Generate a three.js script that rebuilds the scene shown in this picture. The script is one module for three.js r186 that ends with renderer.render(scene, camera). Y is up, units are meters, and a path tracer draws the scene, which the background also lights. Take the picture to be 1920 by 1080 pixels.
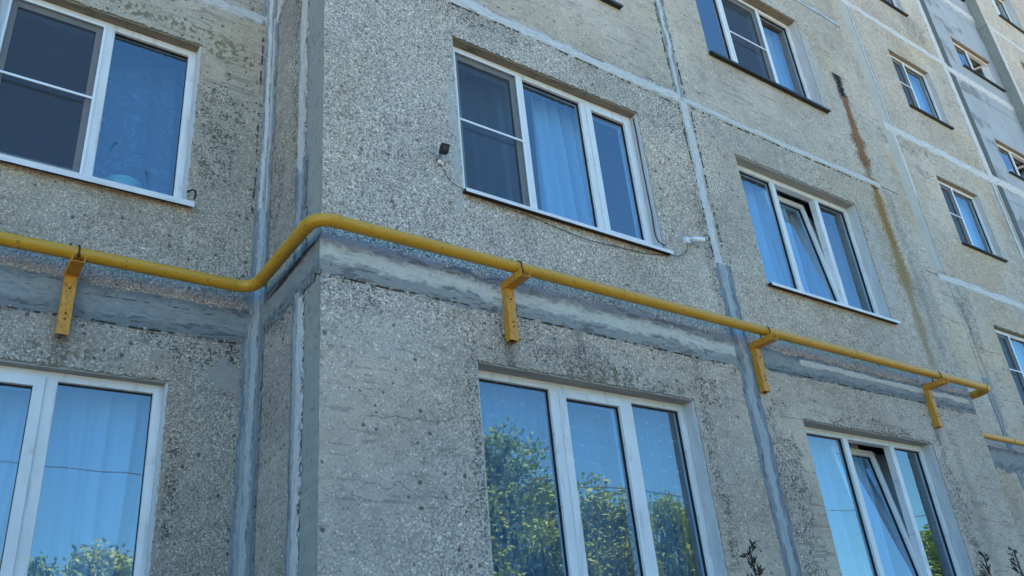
import * as THREE from 'three';
import { RoundedBoxGeometry } from 'three/addons/geometries/RoundedBoxGeometry.js';
import { mergeGeometries } from 'three/addons/utils/BufferGeometryUtils.js';

// ---------------------------------------------------------------- camera, sky, sun, exposure
const J1 = 4.2;                                   // height of the first floor joint above the ground
const scene = new THREE.Scene();
const camera = new THREE.PerspectiveCamera(2 * Math.atan(540 / 1610.37) * 180 / Math.PI, 16 / 9, 0.05, 400);
camera.position.set(-1.8465, J1 - 2.6175, 4.2499);
camera.rotation.order = 'YXZ';
camera.rotation.set(27.1186 * Math.PI / 180, -37.6759 * Math.PI / 180, -5.7999 * Math.PI / 180);
const renderer = new THREE.WebGLRenderer({ antialias: true });
renderer.toneMapping = THREE.LinearToneMapping;
renderer.toneMappingExposure = 5.4;
renderer.shadowMap.enabled = true;

const SUN = new THREE.Vector3(0.35, 0.85, -0.45).normalize();
{
  const W = 512, H = 256, d = new Float32Array(W * H * 4);
  for (let r = 0; r < H; r++) for (let c = 0; c < W; c++) {
    const up = ((r + 0.5) / H - 0.5) * Math.PI, ro = ((c + 0.5) / W - 0.5) * 2 * Math.PI;
    const x = Math.cos(ro) * Math.cos(up), y = Math.sin(up), z = Math.sin(ro) * Math.cos(up);
    const cs = x * SUN.x + y * SUN.y + z * SUN.z, h = Math.exp(-Math.max(0, up) * 2.6), a = Math.max(0, cs);
    const glow = 0.55 * Math.pow(a, 6) + 1.2 * Math.pow(a, 60);
    const o = (r * W + c) * 4;
    d[o] = 0.032 + 0.17 * h * h + 0.34 * glow;
    d[o + 1] = 0.1 + 0.42 * h * h + 0.36 * glow;
    d[o + 2] = 0.2 + 0.37 * h + 0.36 * glow;
    d[o + 3] = 1;
  }
  const t = new THREE.DataTexture(d, W, H, THREE.RGBAFormat, THREE.FloatType);
  t.mapping = THREE.EquirectangularReflectionMapping; t.magFilter = THREE.LinearFilter; t.needsUpdate = true;
  scene.background = t; scene.environment = t;
}
const sun = new THREE.DirectionalLight(new THREE.Color(1, 0.94, 0.83), 5);
sun.position.copy(SUN).multiplyScalar(60); sun.target.position.set(4, 0, 0);
sun.castShadow = true; sun.shadow.radius = 1; sun.shadow.mapSize.set(4096, 4096);
Object.assign(sun.shadow.camera, { left: -45, right: 45, top: 45, bottom: -45, near: 1, far: 160 });
scene.add(sun, sun.target);

// ---------------------------------------------------------------- helpers
const taken = new Map();
function numbered(n) { const k = taken.get(n) || 0; taken.set(n, k + 1); return k ? n + '_' + String(k).padStart(3, '0') : n; }
function shadowed(m) { m.castShadow = m.receiveShadow = true; return m; }
function thing(name, label, category, pos = [0, 0, 0], group) {
  const o = new THREE.Group(); o.name = numbered(name); o.position.set(...pos); scene.add(o);
  o.userData = { label, category }; if (group) o.userData.group = group; return o;
}
function single(name, geo, mat, label, category, group) {
  const m = shadowed(new THREE.Mesh(geo, mat)); m.name = numbered(name); scene.add(m);
  m.userData = { label, category }; if (group) m.userData.group = group; return m;
}
function part(name, geo, mat, parent, label) {
  const m = shadowed(new THREE.Mesh(Array.isArray(geo) ? mergeGeometries(geo.map((g) => (g.index ? g.toNonIndexed() : g))) : geo, mat));
  m.name = numbered(name); if (label) m.userData.label = label; parent.add(m); return m;
}
function structure(name, geo, mat) { const m = shadowed(new THREE.Mesh(geo, mat)); m.name = name; m.userData.kind = 'structure'; scene.add(m); return m; }
function rng(s) { return () => { s = (s + 0x6d2b79f5) | 0; let t = Math.imul(s ^ (s >>> 15), 1 | s); t = (t + Math.imul(t ^ (t >>> 7), 61 | t)) ^ t; return ((t ^ (t >>> 14)) >>> 0) / 4294967296; }; }
function hash(x, y, s) { let h = Math.imul(x | 0, 374761393) + Math.imul(y | 0, 668265263) + Math.imul(s | 0, 2147483647 ^ 0x5bd1e995); h = Math.imul(h ^ (h >>> 13), 1274126177); h ^= h >>> 16; return (h >>> 0) / 4294967296; }
function noise(x, y, s) {
  const ix = Math.floor(x), iy = Math.floor(y); let fx = x - ix, fy = y - iy;
  fx = fx * fx * (3 - 2 * fx); fy = fy * fy * (3 - 2 * fy);
  const a = hash(ix, iy, s), b = hash(ix + 1, iy, s), c = hash(ix, iy + 1, s), d = hash(ix + 1, iy + 1, s);
  return a + (b - a) * fx + (c - a + (a - b - c + d) * fx) * fy;
}
function fbm(x, y, s, n = 4) { let v = 0, a = 0.5, t = 0; for (let i = 0; i < n; i++) { v += a * noise(x, y, s + i); t += a; x *= 2.03; y *= 2.03; a *= 0.5; } return v / t; }
const clamp = (x, a = 0, b = 1) => (x < a ? a : x > b ? b : x);
const sst = (a, b, x) => { const t = clamp((x - a) / (b - a)); return t * t * (3 - 2 * t); };
const lerp = (a, b, t) => a + (b - a) * t;
const toS = (c) => { c = clamp(c); return 255 * (c <= 0.0031308 ? 12.92 * c : 1.055 * Math.pow(c, 1 / 2.4) - 0.055); };
const LUT = new Uint8Array(4097); for (let i = 0; i <= 4096; i++) LUT[i] = Math.round(toS(i / 4096));
const srgb = (c) => LUT[(clamp(c) * 4096) | 0];
function texture(W, H, data, isColor, wrap = THREE.RepeatWrapping) {
  const t = new THREE.DataTexture(data, W, H, data.length === W * H ? THREE.RedFormat : THREE.RGBAFormat);
  t.magFilter = THREE.LinearFilter; t.minFilter = THREE.LinearMipmapLinearFilter; t.wrapS = t.wrapT = wrap;
  if (isColor) t.colorSpace = THREE.SRGBColorSpace; t.needsUpdate = true; return t;
}
function paint(W, H, fn, wrap) {                 // fn(px, py, out): out = [r, g, b, height] in linear values
  const c = new Uint8Array(W * H * 4), b = new Uint8Array(W * H), o = [0, 0, 0, 0];
  for (let y = 0, i = 0; y < H; y++) for (let x = 0; x < W; x++, i++) {
    fn(x, y, o); c[i * 4] = srgb(o[0]); c[i * 4 + 1] = srgb(o[1]); c[i * 4 + 2] = srgb(o[2]); c[i * 4 + 3] = o.length > 4 ? 255 * clamp(o[4]) : 255; b[i] = clamp(o[3]) * 255;
  }
  return { map: texture(W, H, c, true, wrap), bumpMap: texture(W, H, b, false, wrap) };
}

// ---------------------------------------------------------------- wall texture: pebble dash, stains, pits, scratches
// u, v are metres on the wall (v counted from the first floor joint)
function pebbleWall(W, H, u0, v0, w, h, opt) {
  const S = opt.seed, cell = opt.cell || 0.0125, pit = 0.075;
  const drips = opt.drips || [], patches = opt.patches || [];
  return paint(W, H, (px, py, o) => {
    const u = u0 + (px + 0.5) / W * w, v = v0 + (py + 0.5) / H * h;
    // pebbles
    const wu = u + 0.006 * noise(u * 30, v * 30, S + 50), wv = v + 0.006 * noise(u * 30, v * 30, S + 51);
    const gx = wu / cell, gy = wv / cell, ix = Math.floor(gx), iy = Math.floor(gy);
    let best = 9, bx = 0, by = 0;
    for (let j = -1; j < 2; j++) for (let i = -1; i < 2; i++) {
      const cx = ix + i, cy = iy + j, dx = cx + 0.15 + 0.7 * hash(cx, cy, S) - gx, dy = cy + 0.15 + 0.7 * hash(cx, cy, S + 1) - gy, dd = dx * dx + dy * dy;
      if (dd < best) { best = dd; bx = cx; by = cy; }
    }
    const id = hash(bx, by, S + 2), rad = 0.36 + 0.22 * hash(bx, by, S + 3), dist = Math.sqrt(best);
    const lone = hash(bx, by, S + 4);
    const cover = opt.cover(u, v);               // share of wall where pebbles stand free of the skim
    const there = lone < 0.25 + 0.75 * cover ? 1 : 0;
    const peb = there * sst(rad + 0.14, rad - 0.06, dist) * (0.45 + 0.55 * cover);
    let tone = 0.76 + 0.34 * id; if (id > 0.9) tone = 1.35 + 3.5 * (id - 0.9); else if (id < 0.2) tone = 0.18 + 1.6 * id;
    const fine = noise(u * 260, v * 260, S + 5), mid = fbm(u * 14, v * 14, S + 6, 3), low = fbm(u * 1.5, v * 1.5, S + 9, 4);
    const matrix = lerp(0.84, 0.46, cover) * (0.84 + 0.32 * fine);
    let t = lerp(matrix, lerp(0.92, tone, opt.contrast ?? 0.84), peb);
    let height = 0.32 + 0.1 * (fine - 0.5) + 0.16 * (mid - 0.5) + peb * 0.42 * Math.sqrt(Math.max(0, 1 - best / ((rad + 0.14) ** 2)));
    // scratches where the skim was floated on
    const sk = (1 - cover) * sst(0.66, 0.74, fbm(u * 7 + 3 * noise(u * 2, v * 2, S + 40), v * 46, S + 14, 3));
    t *= 1 - 0.34 * sk; height -= 0.14 * sk;
    // pits: pebbles that fell out
    const qx = Math.floor(u / pit), qy = Math.floor(v / pit), qr = hash(qx, qy, S + 20);
    const pd = opt.pits * (0.35 + 1.3 * sst(0.46, 0.66, fbm(u * 2.2, v * 2.2, S + 23, 2)));
    if (qr < pd) {
      const dx = u / pit - qx - 0.25 - 0.5 * hash(qx, qy, S + 21), dy = v / pit - qy - 0.25 - 0.5 * hash(qx, qy, S + 22);
      const m = sst(1, 0.6, Math.hypot(dx * (0.8 + qr), dy) / (0.07 + 0.14 * hash(qx, qy, S + 24)) + 0.6 * (noise(u * 190, v * 190, S + 25) - 0.5));
      t = lerp(t, 0.16, 0.9 * m); height -= 0.28 * m;
    }
    t *= 0.8 + 0.4 * low; t *= 0.86 + 0.28 * mid;
    const b = opt.base(u, v); let r = b[0] * t, g = b[1] * t, bl = b[2] * t;
    // brown weathering in irregular clouds with a grain
    const br = 0.75 * sst(0.5, 0.68, fbm(u * 0.9 + 7, v * 1.3, S + 30, 4)) * (0.4 + 0.9 * noise(u * 90, v * 90, S + 31)) * (opt.brown ?? 0.6);
    r *= 1 + 0.03 * br; g *= 1 - 0.08 * br; bl *= 1 - 0.24 * br;
    // soot and lichen streaks: [u, v top, v bottom, half width, r, g, b, strength]
    for (const d of drips) {
      if (v > d[1] + 0.02 || v < d[2]) continue;
      const lx = (u - d[0] - 0.018 * (noise(v * 3, d[0] * 9, S + 60) - 0.5) * 2) / (d[3] * (0.55 + 0.9 * noise(v * 7, d[0] * 5, S + 61)));
      if (lx < -1.6 || lx > 1.6) continue;
      const k = d[7] * sst(1, 0.25, Math.abs(lx) + 0.9 * (noise(u * 120, v * 70, S + 62) - 0.5)) * sst(d[2], d[2] + 0.22 * (d[1] - d[2]), v + 0.2 * (noise(u * 60, v * 20, S + 63) - 0.5));
      const q = k * (d[7] > 0.75 ? 0.9 + 0.1 * (1 - peb) : 0.55 + 0.45 * (1 - peb)); r = lerp(r, d[4], q); g = lerp(g, d[5], q); bl = lerp(bl, d[6], q);
    }
    // dirty or mended patches: [u, v, ru, rv, kind] 0 = black lichen specks, 1 = smooth grey render, 2 = pale cement smear, 3 = moss
    for (const p of patches) {
      const e = Math.hypot((u - p[0]) / p[2], (v - p[1]) / p[3]); if (e > 1.6) continue;
      const n1 = fbm(u * 9, v * 9, S + 70 + p[4], 3), edge = sst(1.1, 0.7, e + 1.5 * (n1 - 0.5));
      if (p[4] === 0) { const k = edge * sst(0.5, 0.62, 0.68 * noise(u * 105, v * 120, S + 75) + 0.32 * fbm(u * 17, v * 17, S + 73, 2) - 0.16 * peb); r = lerp(r, 0.035, 0.72 * k); g = lerp(g, 0.033, 0.72 * k); bl = lerp(bl, 0.03, 0.72 * k); height -= 0.12 * k; }
      else if (p[4] === 3) { const k = edge * sst(0.5, 0.64, fbm(u * 42, v * 42, S + 76, 3)); r = lerp(r, 0.11, 0.7 * k); g = lerp(g, 0.10, 0.7 * k); bl = lerp(bl, 0.035, 0.7 * k); }
      else { const f = (p[4] === 1 ? 0.3 : 0.4) * (0.85 + 0.3 * fbm(u * 24, v * 24, S + 77, 3)); const k = edge * 0.92; if (p[4] === 2 && noise(u * 60, v * 40, S + 78) + 0.7 * edge < 0.95) continue; r = lerp(r, f, k); g = lerp(g, f * 0.96, k); bl = lerp(bl, f * 0.88, k); height = lerp(height, 0.5 + 0.06 * fine, k); }
    }
    // hairline cracks
    for (const c of opt.cracks || []) {
      const a = c[0], s = (u - a[0]) / (a[2] - a[0]); if (s < 0 || s > 1) continue;
      const y = lerp(a[1], a[3], s) + c[1] * (fbm(u * 6, a[1] * 9, S + 80, 3) - 0.5), e = Math.abs(v - y) / (c[2] * (0.5 + noise(u * 25, 3, S + 81)));
      if (e < 1) { const k = 0.5 * (1 - e * e); r *= 1 - k; g *= 1 - k; bl *= 1 - k; height -= 0.2 * k; }
    }
    o[0] = r; o[1] = g; o[2] = bl; o[3] = height;
  }, THREE.MirroredRepeatWrapping);
}
function wallMaterial(tex, bump) { return new THREE.MeshStandardMaterial({ ...tex, bumpScale: bump, roughness: 0.93, metalness: 0 }); }

const cool = [0.58, 0.502, 0.43], warm = [0.59, 0.5, 0.4];
const mixc = (a, b, t) => [lerp(a[0], b[0], t), lerp(a[1], b[1], t), lerp(a[2], b[2], t)];
const FRONT = { u0: 0, v0: -2.4, w: 7.6, h: 8.2 };
const frontWall = wallMaterial(pebbleWall(2048, 2048, FRONT.u0, FRONT.v0, FRONT.w, FRONT.h, {
  seed: 11, pits: 0.13,
  cover: (u, v) => { const n = fbm(u * 1.1, v * 1.1, 201, 3); if (v < 0) return clamp(0.48 + 1.1 * (n - 0.5) + 0.35 * sst(-0.45, -0.1, v) - 0.25 * sst(3.7, 4.2, u)); if (v < 2.8) return clamp(1.08 + 0.9 * (n - 0.5) - 0.18 * sst(0.6, 2.0, u) - 0.3 * sst(3.2, 5, u)); return clamp(0.34 + 0.8 * (n - 0.5)); },
  base: (u, v) => mixc(cool, warm, clamp(0.15 + 0.16 * u + (v > 2.8 ? 0.35 : 0) + (v < 0 ? -0.05 : 0))),
  drips: [
    [7.02, 4.47, 2.84, 0.115, 0.075, 0.027, 0.009, 1.5], [7.03, 4.1, 2.84, 0.14, 0.17, 0.065, 0.014, 1.2], [7.03, 2.86, 1.2, 0.14, 0.26, 0.14, 0.036, 1.1], [7.01, 1.9, 0.2, 0.13, 0.26, 0.185, 0.075, 0.8], [7.3, 2.7, 0.3, 0.1, 0.14, 0.14, 0.13, 0.4],
    [1.36, -0.3, -0.48, 0.05, 0.05, 0.045, 0.04, 0.6], [6.6, -0.27, -0.5, 0.05, 0.06, 0.055, 0.05, 0.6], [2.0, 0.1, -0.45, 0.07, 0.08, 0.08, 0.08, 0.45],
    [1.6, 0.83, 0.5, 0.16, 0.24, 0.18, 0.12, 0.3], [2.7, 0.83, 0.45, 0.2, 0.24, 0.18, 0.12, 0.3], [5.2, 0.83, 0.5, 0.2, 0.26, 0.2, 0.14, 0.35], [5.6, 3.62, 3.2, 0.25, 0.28, 0.22, 0.15, 0.35], [6.9, -0.3, -1.9, 0.12, 0.16, 0.15, 0.13, 0.35],
  ],
  patches: [[1.9, -0.38, 0.75, 0.16, 0], [1.5, -0.15, 0.3, 0.12, 0], [2.4, -0.42, 0.5, 0.09, 3], [0.15, -0.15, 0.25, 0.2, 0], [1.05, -0.9, 0.06, 0.8, 0], [3.2, -1.1, 0.06, 0.9, 0], [3.72, 1.2, 0.1, 1.4, 0], [3.3, -0.38, 0.25, 0.12, 0], [4.1, -1.2, 0.22, 0.8, 0], [5.4, -0.42, 0.8, 0.08, 0], [6.6, -1.1, 0.12, 0.9, 0], [0.9, 2.62, 1.1, 0.12, 0], [3.55, 2.45, 0.3, 0.4, 0], [0.4, 0.24, 0.5, 0.14, 0], [2.9, 1.3, 0.0001, 0.0001, 0], [6.62, 1.5, 0.1, 0.75, 2], [6.55, 4.4, 0.12, 0.7, 2], [1.04, 1.5, 0.05, 0.7, 2]],
  cracks: [[[0.3, -0.95, 1.0, -0.88], 0.12, 0.005], [[0.25, -1.35, 1.05, -1.4], 0.2, 0.004], [[0.5, 1.7, 1.05, 1.86], 0.12, 0.003], [[0.1, -0.1, 0.28, -0.34], 0.06, 0.006], [[6.9, -1.2, 7.5, -1.22], 0.05, 0.005], [[0.05, -0.075, 1.1, -0.1], 0.05, 0.005], [[1.4, -0.09, 3.6, -0.12], 0.06, 0.004]],
}), 0.011);
const LEFT = { u0: -2.3, v0: -2.2, w: 2.4, h: 5.4 };
const leftWall = wallMaterial(pebbleWall(1024, 2048, LEFT.u0, LEFT.v0, LEFT.w, LEFT.h, {
  seed: 77, pits: 0.28, cell: 0.0108,
  cover: (u, v) => { const n = fbm(u * 1.4, v * 1.4, 301, 3); return v < 0 ? clamp(0.6 + 0.9 * (n - 0.5)) : clamp(0.38 + 1.1 * (n - 0.5) + 0.35 * sst(1.1, 0.3, v)); },
  base: (u, v) => mixc([0.5, 0.436, 0.36], [0.525, 0.45, 0.355], clamp(v * 0.5)),
  drips: [[-1.2, -0.3, -0.5, 0.07, 0.06, 0.05, 0.04, 0.6], [-0.95, 0.8, 0.45, 0.3, 0.2, 0.14, 0.1, 0.35]],
  patches: [[-0.35, -0.24, 0.4, 0.11, 0], [-0.14, -0.35, 0.1, 0.22, 0], [-0.2, -0.38, 0.13, 0.12, 1], [-0.12, 0.3, 0.1, 0.12, 0], [-0.35, 1.5, 0.2, 0.5, 0], [-1.25, -0.4, 0.2, 0.08, 3], [-0.9, 2.45, 0.5, 0.07, 3], [-0.3, 2.3, 0.22, 0.14, 3], [-0.48, -1.1, 0.05, 0.6, 0], [-1.6, 0.28, 0.7, 0.06, 0]],
  cracks: [[[-1.7, -0.16, -0.1, -0.15], 0.05, 0.005]],
}), 0.010);
const RET = { u0: -1.1, v0: -2.4, w: 1.1, h: 5.6 };
const returnWall = wallMaterial(pebbleWall(512, 2048, RET.u0, RET.v0, RET.w, RET.h, {
  seed: 131, pits: 0.4, cover: (u, v) => clamp(0.55 + 1.2 * (fbm(u * 2, v * 1.5, 401, 3) - 0.5)), base: () => [0.48, 0.418, 0.345],
  patches: [[-0.47, 1.6, 0.07, 1.2, 0], [-0.8, 1.0, 0.14, 0.5, 0], [-0.7, 0.16, 0.4, 0.05, 0], [-0.6, -0.14, 0.3, 0.08, 0], [-0.5, 2.4, 0.1, 0.5, 0]],
}), 0.010);
const FAR = { u0: 7.6, v0: -2.4, w: 13.4, h: 14 };
const farWall = wallMaterial(pebbleWall(1536, 1536, FAR.u0, FAR.v0, FAR.w, FAR.h, {
  seed: 191, pits: 0.16, cell: 0.024, contrast: 0.7, brown: 0.9,
  cover: (u, v) => clamp(0.2 + 0.9 * (fbm(u * 0.6, v * 0.6, 501, 3) - 0.5)), base: () => [0.57, 0.482, 0.388],
  drips: [[12.1, 3.55, 2.9, 0.5, 0.3, 0.22, 0.14, 0.3], [12.1, 6.3, 5.8, 0.5, 0.3, 0.22, 0.14, 0.25], [10.6, 2.4, 0.3, 0.08, 0.12, 0.115, 0.11, 0.45], [10.35, 5.3, 3.1, 0.07, 0.14, 0.13, 0.12, 0.35], [13.4, 5.2, 2.9, 0.15, 0.2, 0.18, 0.16, 0.3]],
  patches: [[10.6, 5.4, 0.8, 0.2, 0], [12.9, 9.0, 0.5, 0.4, 0], [10.7, 2.2, 0.2, 0.6, 0], [11.0, 4.9, 0.25, 0.1, 0], [12.95, 4.4, 0.1, 0.8, 2], [12.95, 7.2, 0.1, 0.8, 2]],
}), 0.012);
// smooth cast concrete, cement of the sealed joints, render of the stairwell
function tile(W, H, fn, bump, rough = 0.9, cut = false) { return new THREE.MeshStandardMaterial({ ...paint(W, H, fn), bumpScale: bump, roughness: rough, ...(cut ? { alphaTest: 0.5 } : {}) }); }
const smoothConcrete = tile(512, 1024, (x, y, o) => {
  const u = x / 512, v = y / 1024, n = fbm(u * 6, v * 9, 600, 4), s = fbm(u * 50, v * 5, 604, 3), f = noise(x * 0.5, y * 0.5, 608), sp = sst(0.78, 0.86, noise(u * 44, v * 60, 609));
  const t = (0.82 + 0.22 * n + 0.16 * s + 0.06 * f) * (1 - 0.25 * sp); o[0] = 0.275 * t; o[1] = 0.28 * t; o[2] = 0.25 * t; o[3] = 0.5 + 0.25 * (n - 0.5) + 0.1 * (f - 0.5) - 0.2 * sp;
}, 0.006, 0.8);
const blueRender = tile(1024, 1024, (x, y, o) => {
  const u = x / 1024, v = y / 1024, n = fbm(u * 5, v * 4, 620, 5), s = fbm(u * 26, v * 3, 624, 3), d = sst(0.6, 0.72, fbm(u * 9, v * 8, 630, 5)), f = noise(x * 0.5, y * 0.5, 628);
  const t = (0.8 + 0.3 * n + 0.16 * s) * (1 - 0.4 * d) * (0.94 + 0.12 * f); o[0] = 0.31 * t; o[1] = 0.325 * t; o[2] = 0.34 * t; o[3] = 0.5 + 0.4 * (n - 0.5) - 0.1 * d + 0.08 * f;
}, 0.01);
// cement smeared along a joint: v runs across the joint, u along it
function cement(seed, edge, core, share, streak = 1) {
  return tile(1024, 256, (x, y, o) => {
    const u = x / 1024, v = y / 256, wob = 0.35 * (fbm(u * 7, 1, seed, 4) - 0.5);
    const a = fbm(u * 9, v * 11, seed + 1, 4), s = fbm(u * 44, v * 17 * streak, seed + 5, 4), f = noise(x * 0.7, y * 0.7, seed + 9), g = fbm(u * 60, v * 18, seed + 10, 2);
    const k = sst(share + 0.07, share - 0.07, Math.abs(v - 0.52 + wob * 0.5) + 0.3 * (s - 0.5) + 0.12 * (a - 0.5));
    const dark = sst(0.56, 0.68, fbm(u * 16, v * 18, seed + 13, 5)) * (1 - 0.6 * k), t = (0.84 + 0.16 * s + 0.2 * a) * (0.92 + 0.16 * f) * (1 - 0.42 * dark) * (0.88 + 0.24 * g);
    for (let c = 0; c < 3; c++) o[c] = lerp(edge[c], core[c], k) * t;
    o[3] = 0.45 + 0.22 * (s - 0.5) + 0.4 * (a - 0.5) + 0.25 * (g - 0.5) + 0.12 * k - 0.2 * dark + 0.08 * f;
    const rim = Math.min(v, 1 - v), gr = 0.55 * noise(u * 95, v * 19, seed + 20) + 0.45 * fbm(u * 30, v * 7, seed + 21, 3);
    o[4] = rim - 0.02 - 0.34 * (gr - 0.36) > 0 ? 1 : 0; if (noise(u * 70, v * 15, seed + 24) > 0.9 && rim < 0.3) o[4] = 0;
  }, 0.008, 0.82, true);
}
const cementPale = cement(700, [0.25, 0.26, 0.26], [0.5, 0.5, 0.465], 0.15), cementWhite = cement(720, [0.44, 0.42, 0.4], [0.55, 0.525, 0.495], 0.3), cementGrey = cement(740, [0.165, 0.185, 0.195], [0.24, 0.26, 0.265], 0.22), cementBlue = cement(760, [0.18, 0.205, 0.22], [0.33, 0.355, 0.355], 0.17, 0.8);

const plain = (r, g, b, rough = 0.7, more = {}) => new THREE.MeshStandardMaterial({ color: new THREE.Color().setRGB(r, g, b), roughness: rough, ...more });
const pvc = plain(0.74, 0.75, 0.76, 0.38), pvcDirty = tile(256, 256, (x, y, o) => { const n = fbm(x / 40, y / 40, 800, 4), s = sst(0.6, 0.8, fbm(x / 9, y / 50, 805, 3)), t = 0.86 + 0.16 * n - 0.16 * s; o[0] = 0.72 * t; o[1] = 0.72 * t; o[2] = 0.71 * t; o[3] = n; }, 0.001, 0.45);
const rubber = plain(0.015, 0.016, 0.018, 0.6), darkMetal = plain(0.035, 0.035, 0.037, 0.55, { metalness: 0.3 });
const netMat = plain(0.05, 0.053, 0.06, 0.9, { transparent: true, opacity: 0.55, side: THREE.DoubleSide });
const glass = new THREE.MeshPhysicalMaterial({ color: new THREE.Color().setRGB(0.5, 0.74, 0.92), roughness: 0, metalness: 0, transmission: 1, thickness: 0, ior: 2.5, side: THREE.DoubleSide });
const plaster = tile(256, 512, (x, y, o) => { const n = fbm(x / 60, y / 60, 820, 4), s = fbm(x / 8, y / 60, 825, 3), t = 0.8 + 0.26 * n + 0.12 * (s - 0.5); o[0] = 0.56 * t; o[1] = 0.565 * t; o[2] = 0.56 * t; o[3] = n; }, 0.004, 0.85);
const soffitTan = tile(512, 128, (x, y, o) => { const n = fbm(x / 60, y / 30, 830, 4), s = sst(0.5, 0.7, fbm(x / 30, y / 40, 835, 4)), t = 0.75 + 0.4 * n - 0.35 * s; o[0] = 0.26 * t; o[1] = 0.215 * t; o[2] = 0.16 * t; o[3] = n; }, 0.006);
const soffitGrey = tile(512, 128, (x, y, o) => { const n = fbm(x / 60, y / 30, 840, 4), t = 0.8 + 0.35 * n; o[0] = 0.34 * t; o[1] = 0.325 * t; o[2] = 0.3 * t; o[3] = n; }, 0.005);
const inner = plain(0.2, 0.19, 0.18, 0.9);

// ---------------------------------------------------------------- ground
structure('ground', new THREE.CircleGeometry(300, 64).rotateX(-Math.PI / 2), tile(512, 512, (x, y, o) => { const n = fbm(x / 40, y / 40, 850, 5), f = noise(x * 0.8, y * 0.8, 856), t = 0.6 + 0.6 * n + 0.2 * f; o[0] = 0.27 * t; o[1] = 0.21 * t; o[2] = 0.145 * t; o[3] = n; }, 0.02));
{ const g = new THREE.PlaneGeometry(60, 3).rotateX(-Math.PI / 2); structure('path', g.translate(6, 0.004, 7.2), plain(0.16, 0.155, 0.15, 0.95)); }

// ---------------------------------------------------------------- the building
const house = thing('apartment_building', 'panel apartment building of pebble-dashed concrete with white plastic windows', 'apartment building', [0, J1, 0]);
const DEEP = -1.04, STAIR = -1.25, XE = 7.58, TH = 0.26, GAP = 0.006;
const R0 = rng(5);

// one wall panel: x0..x1, y0..y1 in a plane z = zf facing +z, with rough-edged openings [x0, x1, y0, y1]
function panel(x0, x1, y0, y1, zf, mat, box, openings = [], side = smoothConcrete) {
  const rough = (sh, ax, ay, bx, by, amp, step = 0.05, first = false) => {
    const L = Math.hypot(bx - ax, by - ay), n = Math.max(1, Math.round(L / step)), nx = -(by - ay) / L, ny = (bx - ax) / L;
    for (let i = first ? 0 : 1; i <= n; i++) { const t = i / n, e = i === 0 || i === n ? 0 : amp * (R0() - 0.5); const X = ax + (bx - ax) * t + nx * e, Y = ay + (by - ay) * t + ny * e; i === 0 && first ? sh.moveTo(X, Y) : sh.lineTo(X, Y); }
  };
  const s = new THREE.Shape(), a = x0 + GAP, b = x1 - GAP, c = y0 + GAP, d = y1 - GAP;
  rough(s, a, c, b, c, 0.004, 0.12, true); rough(s, b, c, b, d, 0.006, 0.03); rough(s, b, d, a, d, 0.004, 0.12); rough(s, a, d, a, c, 0.006, 0.03);
  for (const [p, q, r, t] of openings) { const h = new THREE.Path(); rough(h, p, r, p, t, 0.012, 0.02, true); rough(h, p, t, q, t, 0.02, 0.015); rough(h, q, t, q, r, 0.012, 0.02); rough(h, q, r, p, r, 0.006, 0.05); s.holes.push(h); }
  const g = new THREE.ExtrudeGeometry(s, { depth: TH, bevelEnabled: false }); g.translate(0, 0, zf - TH);
  const P = g.attributes.position, N = g.attributes.normal, U = g.attributes.uv;
  for (let i = 0; i < P.count; i++) {
    const x = P.getX(i), y = P.getY(i), z = P.getZ(i);
    if (Math.abs(N.getZ(i)) > 0.5) U.setXY(i, (x - box.u0) / box.w, (y - box.v0) / box.h);
    else if (Math.abs(N.getX(i)) > 0.5) U.setXY(i, z * 1.1 + y * 0.01, y / 2.2);
    else U.setXY(i, x / 1.1, z / 2.2);
  }
  return part('wall_panel', g, [mat, side], house);
}
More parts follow.
